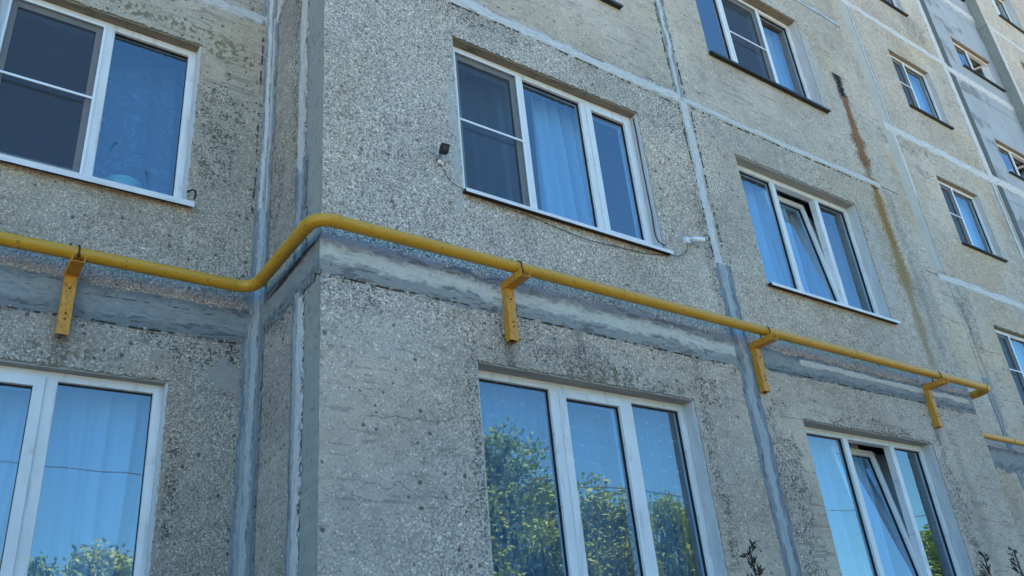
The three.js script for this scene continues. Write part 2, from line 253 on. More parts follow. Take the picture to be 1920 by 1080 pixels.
// a strip of cement along a joint, or of painted shade, on plane k ('front', 'left', 'far', 'stair' face +z; 'return' faces -x and u is z)
const PLANE = { front: (u, v, n) => [u, v, n], left: (u, v, n) => [u, v, DEEP + n], far: (u, v, n) => [u, v, DEEP + n], stair: (u, v, n) => [u, v, STAIR + n], return: (u, v, n) => [-n, v, u], corner: (u, v, n) => [-0.028 + 0.707 * (u - n), v, DEEP + 0.028 + 0.707 * (u + n)], stairreturn: (u, v, n) => [17.2 - n, v, u] };
let sealSeed = 1;
function wallStrip(k, mat, a, b, width, o = {}) {
  width *= 1.22; const f = PLANE[k], L = Math.hypot(b[0] - a[0], b[1] - a[1]), n = Math.max(8, Math.round(L / 0.015)), m = 6, sd = 900 + 7 * sealSeed++;
  const dx = (b[0] - a[0]) / L, dy = (b[1] - a[1]) / L, nx = -dy, ny = dx, rag = 0.6 * (o.ragged ?? 0.4), proud = o.proud ?? 0.008, off = sealSeed * 0.37;
  const P = [], U = [], I = [];
  for (let i = 0; i <= n; i++) {
    const s = L * i / n, wig = (o.wiggle ?? 0.02) * (fbm(s * 1.3, 3, sd, 3) - 0.5) * 2;
    const taper = (o.taper ? Math.min(1, 0.15 + (L - s) / o.taper) : 1) * (o.open ? Math.min(1, 0.15 + s / o.open) : 1);
    const wl = width / 2 * taper * (1 - rag / 2 + rag * 1.4 * (fbm(s * 5, 1, sd + 3, 2) - 0.2) + rag * 0.5 * (noise(s * 45, 2, sd + 4) - 0.5)), wr = width / 2 * taper * (1 - rag / 2 + rag * 1.4 * (fbm(s * 5, 9, sd + 6, 2) - 0.2) + rag * 0.5 * (noise(s * 45, 5, sd + 7) - 0.5));
    for (let j = 0; j <= m; j++) {
      const t = j / m, off2 = lerp(-wl, wr, t) + wig, prof = j === 0 || j === m ? -0.35 : 0.75 + 0.5 * (fbm(s * 9, t * 3, sd + 8, 2) - 0.5);
      P.push(...f(a[0] + dx * s + nx * off2, a[1] + dy * s + ny * off2, proud * prof)); U.push((s + off) / (o.tile || 1.3), 0.02 + 0.96 * t);
    }
  }
  const flip = k === 'return' || k === 'stairreturn';
  for (let i = 0; i < n; i++) for (let j = 0; j < m; j++) { const p = i * (m + 1) + j, q = p + m + 1; flip ? I.push(p, p + 1, q, q, p + 1, q + 1) : I.push(p, q, p + 1, q, q + 1, p + 1); }
  const g = new THREE.BufferGeometry(); g.setAttribute('position', new THREE.Float32BufferAttribute(P, 3)); g.setAttribute('uv', new THREE.Float32BufferAttribute(U, 2)); g.setIndex(I); g.computeVertexNormals();
  return part('seal_or_shade_strip', g, mat, house);
}
function box(x0, x1, y0, y1, z0, z1, r = 0) { const g = r ? new RoundedBoxGeometry(x1 - x0, y1 - y0, z1 - z0, 2, r) : new THREE.BoxGeometry(x1 - x0, y1 - y0, z1 - z0); return g.translate((x0 + x1) / 2, (y0 + y1) / 2, (z0 + z1) / 2); }
function ring(x0, x1, y0, y1, holes, z0, z1, bev = 0.003) {
  const s = new THREE.Shape([new THREE.Vector2(x0 + bev, y0 + bev), new THREE.Vector2(x1 - bev, y0 + bev), new THREE.Vector2(x1 - bev, y1 - bev), new THREE.Vector2(x0 + bev, y1 - bev)]);
  for (const [a, b, c, d] of holes) s.holes.push(new THREE.Path([new THREE.Vector2(a - bev, c - bev), new THREE.Vector2(a - bev, d + bev), new THREE.Vector2(b + bev, d + bev), new THREE.Vector2(b + bev, c - bev)]));
  const g = new THREE.ExtrudeGeometry(s, { depth: z1 - z0 - 2 * bev, bevelEnabled: true, bevelSize: bev, bevelThickness: bev, bevelSegments: 2 }); return g.translate(0, 0, z0 + bev);
}
// a window in an opening [x0, x1, y0, y1]; mullions at xs; lights[i]: 'fixed' | 'sash' | 'tilt' | 'open', with '+net'
function windowAt(zf, [x0, x1, y0, y1], xs, lights, o = {}) {
  const w = new THREE.Group(); w.name = numbered('window'); house.add(w); if (o.label) w.userData.label = o.label;
  const D = o.depth ?? 0.11, zr = zf - D, e = 0.014, F = o.face ?? 0.055, M = o.mullion ?? 0.07;
  // rendered reveals
  const l = (g) => g;
  part('soffit', l(box(x0 - 0.004, x1 + 0.004, y1 - e, y1 + 0.01, zr - 0.05, zf - 0.012)), o.soffit || soffitTan, w);
  part('reveal', l(box(x1 - e, x1 + 0.008, y0, y1 - e, zr - 0.05, zf - 0.01)), o.reveal || plaster, w); part('reveal', l(box(x0 - 0.008, x0 + e, y0, y1 - e, zr - 0.05, zf - 0.01)), o.reveal || plaster, w);
  part('reveal', box(x0 - 0.02, x1 + 0.02, y0 - 0.02, y0 + 0.002, zr - 0.1, zf - 0.03), plaster, w);
  const X0 = x0 + e, X1 = x1 - e, Y0 = y0 + 0.012, Y1 = y1 - e, edges = [X0 + F, ...xs.flatMap((m) => [m - M / 2, m + M / 2]), X1 - F];
  const holes = []; for (let i = 0; i < edges.length; i += 2) holes.push([edges[i], edges[i + 1], Y0 + F, Y1 - F]);
  part('frame', ring(X0, X1, Y0, Y1, holes, zr - 0.07, zr), o.frame || pvcDirty, w);
  const T = o.tilt ?? 0.11;
  holes.forEach(([a, b, c, d], i) => {
    const kind = lights[i] || 'fixed', net = kind.includes('+net');
    let ga = a, gb = b, gc = c, gd = d, gz = zr - 0.035, tiltG = null, S = 0.06;
    if (kind.startsWith('sash') || kind.startsWith('tilt') || kind.startsWith('open')) {
      const ov = 0.012, sa = a - ov, sb = b + ov, sc = c - ov, sd = d + ov; ga = sa + S; gb = sb - S; gc = sc + S; gd = sd - S;
      const sz = net ? zr - 0.06 : zr - 0.045;
      tiltG = (g) => g;
      if (kind.startsWith('tilt')) { const m = new THREE.Matrix4().makeTranslation(0, sc, zr - 0.06).multiply(new THREE.Matrix4().makeRotationX(-T)).multiply(new THREE.Matrix4().makeTranslation(0, -sc, -zr + 0.06)); tiltG = (g) => g.applyMatrix4(m); }
      if (kind.startsWith('open')) { const m = new THREE.Matrix4().makeTranslation(sb, 0, zr - 0.08).multiply(new THREE.Matrix4().makeRotationY(-1.15)).multiply(new THREE.Matrix4().makeTranslation(-sb, 0, -zr + 0.08)); tiltG = (g) => g.applyMatrix4(m); }
      const shift = kind.startsWith('tilt') ? -0.02 : 0;
      part('sash', tiltG(ring(sa, sb, sc, sd, [[ga, gb, gc, gd]], sz - 0.05 + shift, sz + 0.057 - (net ? 0.02 : 0) + shift)), o.frame || pvcDirty, w, kind.startsWith('tilt') ? 'sash tilted open inwards at its top' : undefined); gz = sz + shift + 0.02;
    }
    const tg = tiltG || ((g) => g);
    part('gasket', tg(ring(ga - 0.004, gb + 0.004, gc - 0.004, gd + 0.004, [[ga + 0.003, gb - 0.003, gc + 0.003, gd - 0.003]], gz - 0.012, gz + 0.012, 0.001)), rubber, w);
    const p = new THREE.PlaneGeometry(gb - ga, gd - gc, 16, 24), bq = 0.0011 * (0.3 + R0()) * (R0() < 0.7 ? -1 : 1), bs = Math.floor(1000 * R0()); { const A = p.attributes.position; for (let i = 0; i < A.count; i++) { const a1 = 2 * A.getX(i) / (gb - ga), a2 = 2 * A.getY(i) / (gd - gc); A.setZ(i, bq * (1 - a1 * a1) * (1 - a2 * a2) + 0.0003 * (fbm(a1 * 1.6 + 9, a2 * 2.2 + 9, bs, 2) - 0.5)); } p.computeVertexNormals(); }
    p.rotateX(0.0022 * (R0() - 0.5)).rotateY(0.003 * (R0() - 0.5)).translate((ga + gb) / 2, (gc + gd) / 2, gz);
    part('pane', tg(p), glass, w);
    if (net) {
      const t = 0.018, my = (c + d) / 2 - 0.01, na = a - 0.012, nb = b + 0.012, nc = c - 0.012, nd = d + 0.012;
      part('mosquito_screen', [ring(na, nb, nc, nd, [[na + t, nb - t, nc + t, nd - t]], zr - 0.004, zr + 0.009, 0.001), box(na + t, nb - t, my - t / 2, my + t / 2, zr - 0.004, zr + 0.0085)], pvc, w);
      part('screen_mesh', new THREE.PlaneGeometry(nb - na - 2 * t, nd - nc - 2 * t).translate((na + nb) / 2, (nc + nd) / 2, zr + 0.002), netMat, w);
    }
  });
  if (o.sill !== false) {                        // sheet-metal drip sill with a turned-down lip
    const mat = o.sill === 'dark' ? darkMetal : pvcDirty, lip = o.lip ?? 0.03, zo = zf + 0.055, t = 0.003;
    const sh = new THREE.Shape([[zr + 0.002, 0.012], [zo, -0.012], [zo, -0.012 - lip], [zo - t, -0.012 - lip], [zo - t, -0.012 - t], [zr + 0.002, 0.012 - t]].map(([z, y]) => new THREE.Vector2(-z, y)));
    const g = new THREE.ExtrudeGeometry(sh, { depth: x1 - x0 + 0.05, bevelEnabled: false }).rotateY(Math.PI / 2).translate(x0 - 0.01, y0, 0);
    part('sill', g, mat, w);
    part('sill_shade', box(x0 - 0.006, x1 + 0.036, y0 - 0.032, y0 - 0.016, zf - 0.02, zo - 0.006), rubber, w);  // black bar that paints in the shade beneath the sill
  }
  return w;
}

// --- main block (plane z = 0)
const openings = {};
const floors = [-2.8, 0, 2.8, 5.6, 8.4, 11.2, 14.0], NF = 6;
for (let f = 0; f < NF; f++) {
  const y = floors[f], top = f === 0 ? -0.47 : y + 2.335, bot = f === 0 ? -1.97 : y + (f === 2 ? 0.87 : 0.85);
  const a = [1.085, 3.1, bot, top], b = [4.43, 6.46, bot, top];
  panel(0, 3.77, y, floors[f + 1], 0, frontWall, FRONT, [a]); panel(3.77, XE, y, floors[f + 1], 0, frontWall, FRONT, [b]);
  if (f === 0) {
    windowAt(0, a, [1.80, 2.485], ['fixed', 'sash', 'fixed'], { soffit: soffitGrey, sill: true, mullion: 0.085, label: 'three-pane ground floor window mirroring the trees' });
    windowAt(0, b, [5.16, 5.90], ['fixed', 'tilt', 'fixed'], { soffit: soffitGrey, tilt: 0.13, label: 'ground floor window with its middle sash tilted open' });
  } else if (f === 1) {
    windowAt(0, a, [1.80, 2.50], ['sash+net', 'fixed', 'sash'], { depth: 0.088, label: 'upper window with a mosquito screen over its left light' });
    windowAt(0, b, [5.12, 5.86], ['fixed', 'tilt', 'fixed'], { tilt: 0.1, soffit: soffitGrey, label: 'upper window with its middle sash tilted open' });
  } else windowAt(0, b, [5.05, 5.80], ['fixed', 'sash+net', 'fixed'], { sill: 'dark' }), windowAt(0, a, [1.8, 2.5], ['fixed', 'sash', 'fixed'], { sill: 'dark' });
}
// --- recessed wall left of the block
for (let f = 0; f < NF; f++) {
  const y = floors[f], top = f === 0 ? -0.475 : y + 2.32, bot = f === 0 ? -1.97 : y + 0.86, a = [-1.9, -0.55, bot, top];
  panel(-3.2, 0, y, floors[f + 1], DEEP, leftWall, LEFT, [a]); panel(-8, -3.2, y, floors[f + 1], DEEP, leftWall, LEFT);
  if (f === 0) windowAt(DEEP, a, [-1.2], ['sash', 'fixed'], { depth: 0.07, mullion: 0.08, soffit: soffitGrey, reveal: plaster, label: 'ground floor window left of the inner corner' });
  else windowAt(DEEP, a, [-1.19], ['sash+net', 'fixed'], { depth: 0.09, mullion: 0.075, lip: 0.045, label: 'upper window left of the inner corner with a mosquito screen' });
}
// --- side walls of the block
for (let f = 0; f < NF; f++) {
  const g = box(0.004, 0.2, floors[f] + GAP, floors[f + 1] - GAP, DEEP - 0.02, -0.264), P = g.attributes.position, U = g.attributes.uv;
  for (let i = 0; i < P.count; i++) U.setXY(i, (P.getZ(i) - RET.u0) / RET.w, (P.getY(i) - RET.v0) / RET.h);
  part('wall_panel', g, returnWall, house);
  part('wall_panel', box(XE - 0.2, XE - 0.004, floors[f] + GAP, floors[f + 1] - GAP, DEEP - 0.02, -0.264), smoothConcrete, house);
}
// --- recessed wall right of the block, with the stairwell
for (let f = 0; f < NF; f++) {
  const y = floors[f], n = f + 1, top = y + (f === 1 ? 2.22 : 2.2), bot = y + 0.87, a = [11.42, 12.76, bot, top], c = [18.35, 19.75, bot, top];
  panel(XE - 0.1, 10.46, y, floors[n], DEEP, farWall, FAR); panel(10.46, 13.8, y, floors[n], DEEP, farWall, FAR, [a]); panel(17.2, 20.6, y, floors[n], DEEP, farWall, FAR, [c]); panel(20.6, 24, y, floors[n], DEEP, farWall, FAR);
  windowAt(DEEP, a, [11.98], ['sash+net', 'fixed'], { sill: 'dark', lip: 0.02, depth: 0.07, mullion: 0.06 }); windowAt(DEEP, c, [18.95], ['fixed', 'sash'], { sill: 'dark', lip: 0.02, depth: 0.14 });
  const s = [15.3, 17.02, y + 0.86, y + 1.72], ob = { u0: 13.8, v0: -3, w: 3.4, h: 3.4 };
  panel(13.8, 17.2, y, floors[n], STAIR, blueRender, ob, f ? [s] : [], blueRender);
  if (f) windowAt(STAIR, s, [16.05], ['fixed', 'open'], { sill: 'dark', lip: 0.02, depth: 0.07, mullion: 0.06, face: 0.045, label: 'low stairwell window with one casement swung open' });
  part('wall_panel', box(17.204, 17.4, y + GAP, floors[n] - GAP, STAIR - 0.25, DEEP - 0.264), smoothConcrete, house);  // stairwell return: darker concrete chosen to paint in its shading
  part('wall_panel', box(13.6, 13.796, y + GAP, floors[n] - GAP, STAIR - 0.25, DEEP - 0.264), blueRender, house);
}
// --- floors, roof, plinth, partitions and rear wall that close the rooms
for (let f = 0; f <= NF; f++) {
  const z = (q) => q - TH - 0.004;
  for (const [x0, x1, q] of [[-7.9, -0.004, DEEP], [0.21, XE - 0.21, 0], [XE + 0.01, 13.58, DEEP], [13.61, 17.39, STAIR], [17.42, 23.9, DEEP]]) part(f === NF ? 'roof_slab' : 'floor_slab', box(x0, x1, floors[f] - 0.1, floors[f] + 0.1, -11.7, z(q)), inner, house);
}
for (const x of [-3.2, -0.02, 3.77, XE - 0.02, 10.46, 13.59, 17.41, 20.6]) part('partition_wall', box(x - 0.07, x + 0.07, floors[0] + 0.11, floors[NF] - 0.11, -11.6, (x > 0.1 && x < XE - 0.1 ? 0 : x > 13 && x < 18 ? STAIR - 0.3 : DEEP) - TH - 0.008), inner, house);
for (let i = 0; i < NF; i++) part('inner_wall', box(-7.9, 23.9, floors[i] + 0.105, floors[i + 1] - 0.105, -5.1, -4.98), inner, house);
part('rear_wall', box(-8, 24, floors[0] - 1.4, floors[NF] + 0.35, -12, -11.72), smoothConcrete, house);
part('end_wall', box(-8.2, -8.01, floors[0] - 1.4, floors[NF] + 0.35, -12, DEEP), smoothConcrete, house); part('end_wall', box(24.01, 24.2, floors[0] - 1.4, floors[NF] + 0.35, -12, DEEP), smoothConcrete, house);
part('plinth', [box(-8, -0.002, -4.25, floors[0] - 0.11, -2, DEEP - 0.04), box(0.002, XE, -4.25, floors[0] - 0.11, -2, -0.04), box(XE + 0.002, 24, -4.25, floors[0] - 0.11, -2, DEEP - 0.04)], smoothConcrete, house);
part('parapet', [box(-8, -0.002, 14.11, 14.5, DEEP - 0.25, DEEP + 0.03), box(0.002, XE, 14.11, 14.5, -0.25, 0.03), box(XE + 0.002, 24, 14.11, 14.5, DEEP - 0.25, DEEP + 0.03)], smoothConcrete, house);

// --- sealed joints and painted shade strips
const paleStrip = tile(512, 256, (x, y, o) => { const n = fbm(x / 90, y / 60, 1300, 4), f = noise(x * 0.6, y * 0.6, 1306), t = 0.82 + 0.25 * n + 0.1 * f; o[0] = 0.4 * t; o[1] = 0.375 * t; o[2] = 0.325 * t; o[3] = n; }, 0.006);
wallStrip('front', cementPale, [-0.01, 0.06], [3.72, 0.045], 0.27, { proud: 0.011, ragged: 0.3, tile: 1.9 });
wallStrip('front', cementGrey, [3.72, 0.05], [XE, 0.05], 0.2, { proud: 0.009, ragged: 0.35 });
wallStrip('front', cementWhite, [4.6, 0.09], [XE - 0.1, 0.075], 0.07, { proud: 0.014, ragged: 0.9 });
wallStrip('front', cementWhite, [0, 2.77], [3.75, 2.75], 0.13, { proud: 0.009, ragged: 0.8, wiggle: 0.03 });
wallStrip('front', cementWhite, [3.8, 2.76], [XE - 0.4, 2.8], 0.085, { proud: 0.008, ragged: 0.8 });
wallStrip('front', cementPale, [0, 5.6], [XE, 5.6], 0.1, { ragged: 0.7 }); wallStrip('front', cementWhite, [0, 8.4], [XE, 8.4], 0.1, { ragged: 0.6 });
wallStrip('front', cementBlue, [3.83, -2.75], [3.83, 0.9], 0.2, { proud: 0.010, ragged: 0.3, tile: 2.2 });
wallStrip('front', cementWhite, [3.79, 0.85], [3.79, 2.8], 0.13, { proud: 0.007, ragged: 0.9, wiggle: 0.03 }); wallStrip('front', cementPale, [3.77, 2.75], [3.77, 8.4], 0.12, { ragged: 0.8 });
wallStrip('return', cementGrey, [DEEP + 0.02, 0.05], [0.012, 0.05], 0.26, { proud: 0.010, ragged: 0.3 });
wallStrip('return', cementWhite, [-0.29, -2.4], [-0.29, -0.12], 0.1, { proud: 0.012, ragged: 0.4 }); wallStrip('return', cementBlue, [-0.335, -2.4], [-0.335, -0.06], 0.16, { proud: 0.008, ragged: 0.25 });
wallStrip('return', cementBlue, [-0.335, 0.1], [-0.335, 0.95], 0.19, { proud: 0.008, ragged: 0.25 }); wallStrip('return', cementWhite, [-0.345, 0.85], [-0.345, 6], 0.13, { proud: 0.009, ragged: 0.4 });
wallStrip('left', cementGrey, [-3.2, -0.03], [-0.02, -0.015], 0.24, { proud: 0.010, ragged: 0.3, tile: 1.7 });
wallStrip('left', cementWhite, [-3.2, 2.8], [-0.04, 2.81], 0.115, { proud: 0.008, ragged: 0.4 });
wallStrip('left', cementBlue, [-0.045, -2.4], [-0.045, 0.02], 0.1, { proud: 0.012, ragged: 0.3 }); wallStrip('return', cementGrey, [-0.975, -2.4], [-0.975, 0.02], 0.13, { proud: 0.012, ragged: 0.3 });
wallStrip('left', cementBlue, [-0.035, -0.02], [-0.035, 0.95], 0.075, { proud: 0.01, ragged: 0.35 }); wallStrip('return', cementBlue, [-0.97, -0.02], [-0.97, 0.9], 0.13, { proud: 0.01, ragged: 0.3 });
wallStrip('return', cementPale, [-0.97, 0.85], [-0.97, 2.8], 0.12, { proud: 0.01, ragged: 0.5 }); wallStrip('left', cementPale, [-0.02, 0.85], [-0.02, 2.8], 0.04, { proud: 0.01, ragged: 0.5 });
wallStrip('left', cementPale, [-0.04, 2.75], [-0.04, 4.5], 0.1, { ragged: 0.6 }); wallStrip('return', cementWhite, [-0.93, 2.7], [-0.7, 3.6], 0.1, { ragged: 0.6, proud: 0.012 });
for (const [y, m, wd] of [[0, cementGrey, 0.3], [2.79, cementWhite, 0.15], [5.6, cementWhite, 0.2], [8.42, cementWhite, 0.17], [11.15, cementWhite, 0.15]]) {
  wallStrip('far', m, [y === 0 ? 8.2 : 10.2, y], [13.8, y], wd, { ragged: 0.5, proud: 0.012 }); wallStrip('far', m, [17.2, y], [24, y], wd, { ragged: 0.4, proud: 0.012 });
  if (y > 1) wallStrip('stair', m, [13.85, y + 0.37], [17.2, y + 0.37], 0.24, { ragged: 0.3, proud: 0.014 });
}
wallStrip('far', cementGrey, [10.5, -2], [10.5, 1.2], 0.14, { ragged: 0.5 }); wallStrip('far', cementWhite, [10.46, 4.2], [10.46, 5.6], 0.1, { ragged: 0.7 }); wallStrip('far', cementPale, [10.46, 5.6], [10.46, 8.4], 0.13, { ragged: 0.5 }); wallStrip('far', paleStrip, [10.28, 2.9], [10.28, 14], 0.3, { ragged: 0.15, proud: 0.006 }); wallStrip('far', cementWhite, [10.46, 8.4], [10.46, 14], 0.2, { ragged: 0.4 });
wallStrip('far', cementPale, [10.46, 2.3], [10.46, 4.3], 0.05, { ragged: 0.9 });
wallStrip('far', cementWhite, [13.66, 5.6], [13.66, 11.2], 0.22, { ragged: 0.35, proud: 0.014 }); wallStrip('far', cementPale, [13.64, 2.8], [13.64, 5.7], 0.2, { ragged: 0.4 });
wallStrip('far', cementWhite, [17.3, 2.8], [17.3, 11.2], 0.15, { ragged: 0.4 }); wallStrip('far', cementWhite, [20.6, 2.8], [20.6, 11.2], 0.15, { ragged: 0.4 });
wallStrip('stair', plain(0.08, 0.085, 0.085, 0.9), [14.5, 2.9], [14.5, 14], 0.3, { ragged: 0.3, proud: 0.01 });  // dark strip paints the gap shadow along the stairwell edge

wallStrip('corner', cementBlue, [0, -2.4], [0, 0.95], 0.1, { proud: 0.004, ragged: 0.2 }); wallStrip('corner', cementPale, [0, 0.93], [0, 4], 0.08, { proud: 0.004, ragged: 0.3 });
wallStrip('return', plain(0.035, 0.036, 0.038, 0.8), [-0.86, 0.135], [-0.06, 0.165], 0.05, { ragged: 1, proud: 0.012, taper: 0.2, open: 0.3 });  // dark strip paints the shadow of the pipe, with dirt, on the return
const crack = tile(1024, 64, (x, y, o) => { const n = fbm(x / 26, 2, 1400, 4), f = noise(x / 5, y / 9, 1405); o[0] = 0.06; o[1] = 0.056; o[2] = 0.052; o[3] = f; o[4] = n + 0.35 * (f - 0.5) > 0.5 ? 1 : 0; }, 0.004, 0.95, true);
for (const [a, b, w] of [[[3.725, 0.95], [3.715, 2.7], 0.014], [[3.87, 1.1], [3.88, 2.7], 0.01], [[3.7, 2.85], [3.7, 4.6], 0.016], [[3.84, 2.85], [3.83, 4.4], 0.012], [[0.05, 2.695], [3.6, 2.672], 0.012], [[3.9, 2.7], [7.1, 2.735], 0.012], [[0.06, -0.085], [3.6, -0.1], 0.012], [[4.1, -0.05], [7.3, -0.055], 0.01]]) wallStrip('front', crack, a, b, w * 0.8, { ragged: 1.6, proud: 0.012, wiggle: 0.012 });
for (const [a, b, w] of [[[-3, -0.155], [-0.1, -0.14], 0.012], [[-1.5, 0.02], [-0.3, 0.03], 0.008], [[-0.075, 0.9], [-0.075, 2.7], 0.012]]) wallStrip('left', crack, a, b, w * 0.8, { ragged: 1.6, proud: 0.012 });
// ---------------------------------------------------------------- gas pipe and its brackets
const at = (x, y, z) => new THREE.Vector3(x, J1 + y, z);
const yellow = tile(512, 256, (x, y, o) => { const n = fbm(x / 50, y / 30, 950, 4), c = sst(0.74, 0.8, fbm(x / 10, y / 9, 955, 4)), f = noise(x * 0.6, y * 0.6, 959), t = 0.85 + 0.25 * n + 0.06 * f; o[0] = lerp(0.54 * t, 0.12, c * 0.75); o[1] = lerp(0.275 * t, 0.06, c * 0.75); o[2] = lerp(0.012 * t, 0.025, c * 0.7); o[3] = 0.6 + 0.2 * n - 0.3 * c; }, 0.002, 0.42);
const yellowRust = tile(256, 512, (x, y, o) => { const n = fbm(x / 50, y / 60, 970, 4), c = sst(0.64, 0.72, fbm(x / 20, y / 26, 975, 5)), t = 0.82 + 0.3 * n; o[0] = lerp(0.6 * t, 0.10, c * 0.85); o[1] = lerp(0.265 * t, 0.05, c * 0.85); o[2] = lerp(0.02 * t, 0.022, c * 0.8); o[3] = 0.6 + 0.2 * n - 0.35 * c; }, 0.003, 0.5);
const rust = plain(0.07, 0.035, 0.02, 0.85, { metalness: 0.2 });
{
  const PY = 0.19, PX = -0.11, PZ = 0.17, pipe = thing('gas_pipe', 'long yellow gas pipe running along the wall and around its corner', 'gas pipe');
  const corner = [[-8, PY - 0.01, DEEP + 0.19], [PX, PY - 0.005, DEEP + 0.19], [PX, PY, PZ], [7.72, PY + 0.02, PZ], [7.72, PY, DEEP + 0.2], [23, PY - 0.04, DEEP + 0.2]].map((p) => at(...p));
  const R = 0.14, path = new THREE.CurvePath(); let from = corner[0];
  for (let i = 1; i < corner.length - 1; i++) {
    const p = corner[i], a = p.clone().add(corner[i - 1].clone().sub(p).setLength(R)), b = p.clone().add(corner[i + 1].clone().sub(p).setLength(R));
    path.add(new THREE.LineCurve3(from, a)); path.add(new THREE.QuadraticBezierCurve3(a, p, b)); from = b;
  }
  path.add(new THREE.LineCurve3(from, corner[corner.length - 1]));
  const rad = 0.042;
  path.curves.forEach((c, i) => {
    const len = c.getLength(), straight = i % 2 === 0, n = straight ? Math.max(2, Math.round(len / 0.3)) : 14, g = new THREE.TubeGeometry(c, n, rad, 28), U = g.attributes.uv;
    for (let k = 0; k < U.count; k++) U.setXY(k, U.getX(k) * len / 1.1 + i * 0.31, U.getY(k));
    part(straight ? 'pipe_run' : 'elbow', g, yellow, pipe);
    if (straight && len > 4) for (let q = 2.3; q < len - 0.5; q += 2.9) { const m = c.getPoint(q / len), d = c.getTangent(q / len); part('weld', new THREE.TorusGeometry(rad, 0.005, 6, 28).applyQuaternion(new THREE.Quaternion().setFromUnitVectors(new THREE.Vector3(0, 0, 1), d)).translate(m.x, m.y, m.z), yellow, pipe); }
    if (!straight) for (const t of [0, 1]) { const q = c.getPoint(t), d = c.getTangent(t), w = new THREE.TorusGeometry(rad + 0.001, 0.004, 6, 28); w.applyQuaternion(new THREE.Quaternion().setFromUnitVectors(new THREE.Vector3(0, 0, 1), d)).translate(q.x, q.y, q.z); part('weld', w, yellow, pipe); }
  });
}
function bracket(x, z, label, lean) {
  const t = thing('pipe_bracket', label, 'bracket', [x, J1, z], 'yellow steel brackets under the gas pipe');
  const W = 0.07, D = 0.06, top = 0.143, bot = -0.305, k = 0.006, arm = 0.255, H = 0.055;
  // upright: channel section with its web outwards; arm: channel section with its web below
  part('upright', [box(0, W, bot, top - H - 0.001, D - k, D, 0.0018), box(0, k, bot, top - H - 0.001, 0.002, D - k + 0.001, 0.0018), box(W - k, W, bot, top - H - 0.001, 0.002, D - k + 0.001, 0.0018)], yellowRust, t);
  part('arm', [box(-0.003, W + 0.003, top - H, top - H + k, 0.0, arm, 0.0018), box(-0.003, k - 0.003, top - H + k - 0.001, top, 0.0, arm, 0.0018), box(W - k + 0.003, W + 0.003, top - H + k - 0.001, top, 0.0, arm, 0.0018)], yellowRust, t);
  for (const y of [0.0, -0.17, -0.205]) part('bolt', new THREE.CylinderGeometry(0.006, 0.006, 0.008, 6).rotateX(Math.PI / 2).translate(W * 0.5, y, D + 0.003), rust, t);
  const u = new THREE.TorusGeometry(0.05, 0.005, 8, 20, Math.PI).rotateY(Math.PI / 2).translate(0.035, 0.19, 0.17); part('clamp', u, rust, t);
  for (const s of [-1, 1]) part('nut', new THREE.CylinderGeometry(0.011, 0.011, 0.014, 6).translate(0.035, top + 0.008, 0.17 + s * 0.05), rust, t), part('clamp_leg', new THREE.CylinderGeometry(0.005, 0.005, 0.06, 8).translate(0.035, top + 0.02, 0.17 + s * 0.05), rust, t);
  part('clip', new RoundedBoxGeometry(0.012, 0.03, 0.022, 2, 0.003).translate(-0.012, 0.232, 0.165), rust, t);
  return t;
}
bracket(-1.235, DEEP + 0.02, 'yellow steel bracket carrying the pipe on the recessed left wall, left of the corner');
bracket(1.335, 0, 'yellow steel bracket above the left end of the tree-reflecting ground floor window');
bracket(3.93, 0, 'yellow steel bracket right beside the grey vertical joint between the panels');
bracket(6.60, 0, 'yellow steel bracket closest to the right end of the pipe');

// ---------------------------------------------------------------- cameras, cables
function cable(label, pts, r, mat, closed) { const c = new THREE.CatmullRomCurve3(pts.map((p) => at(...p))); return single('cable', new THREE.TubeGeometry(c, pts.length * 10, r, 8), mat, label, 'cable'); }
const black = plain(0.006, 0.006, 0.007, 0.65), whitePlastic = plain(0.72, 0.73, 0.74, 0.4);
{
  const c = thing('security_camera', 'small black box-shaped security camera left of the screened upper window', 'security camera', [0.885, J1 + 1.075, 0]);
  part('mount', [new THREE.CylinderGeometry(0.024, 0.026, 0.02, 20).rotateX(Math.PI / 2).translate(0, -0.02, 0.01), new THREE.CylinderGeometry(0.009, 0.009, 0.06, 12).rotateX(Math.PI / 2).translate(0, -0.01, 0.045)], plain(0.3, 0.3, 0.3, 0.5), c);
  const q = new THREE.Euler(0.45, -0.35, 0);
  const b = part('body', new RoundedBoxGeometry(0.062, 0.066, 0.085, 3, 0.008), black, c); b.position.set(-0.005, 0.0, 0.1); b.rotation.copy(q);
  const l = part('lens', new THREE.CylinderGeometry(0.017, 0.017, 0.012, 20).rotateX(Math.PI / 2).translate(0, -0.005, 0.044), plain(0.05, 0.05, 0.06, 0.08), c); l.position.copy(b.position); l.rotation.copy(q);
  const j = part('junction_cap', new THREE.SphereGeometry(0.018, 14, 10), whitePlastic, c); j.position.set(0.005, -0.055, 0.012); const j2 = part('junction_cap', new THREE.SphereGeometry(0.013, 14, 10), whitePlastic, c); j2.position.set(0.028, -0.062, 0.012);
}
cable('thin dark cable hanging from the black camera to the screened window sill', [[0.865, 1.04, 0.02], [0.86, 1.0, 0.02], [0.885, 0.975, 0.02], [0.915, 0.975, 0.015], [0.93, 0.94, 0.012], [0.99, 0.88, 0.012], [1.07, 0.845, 0.015], [1.1, 0.835, 0.03]], 0.002, black);
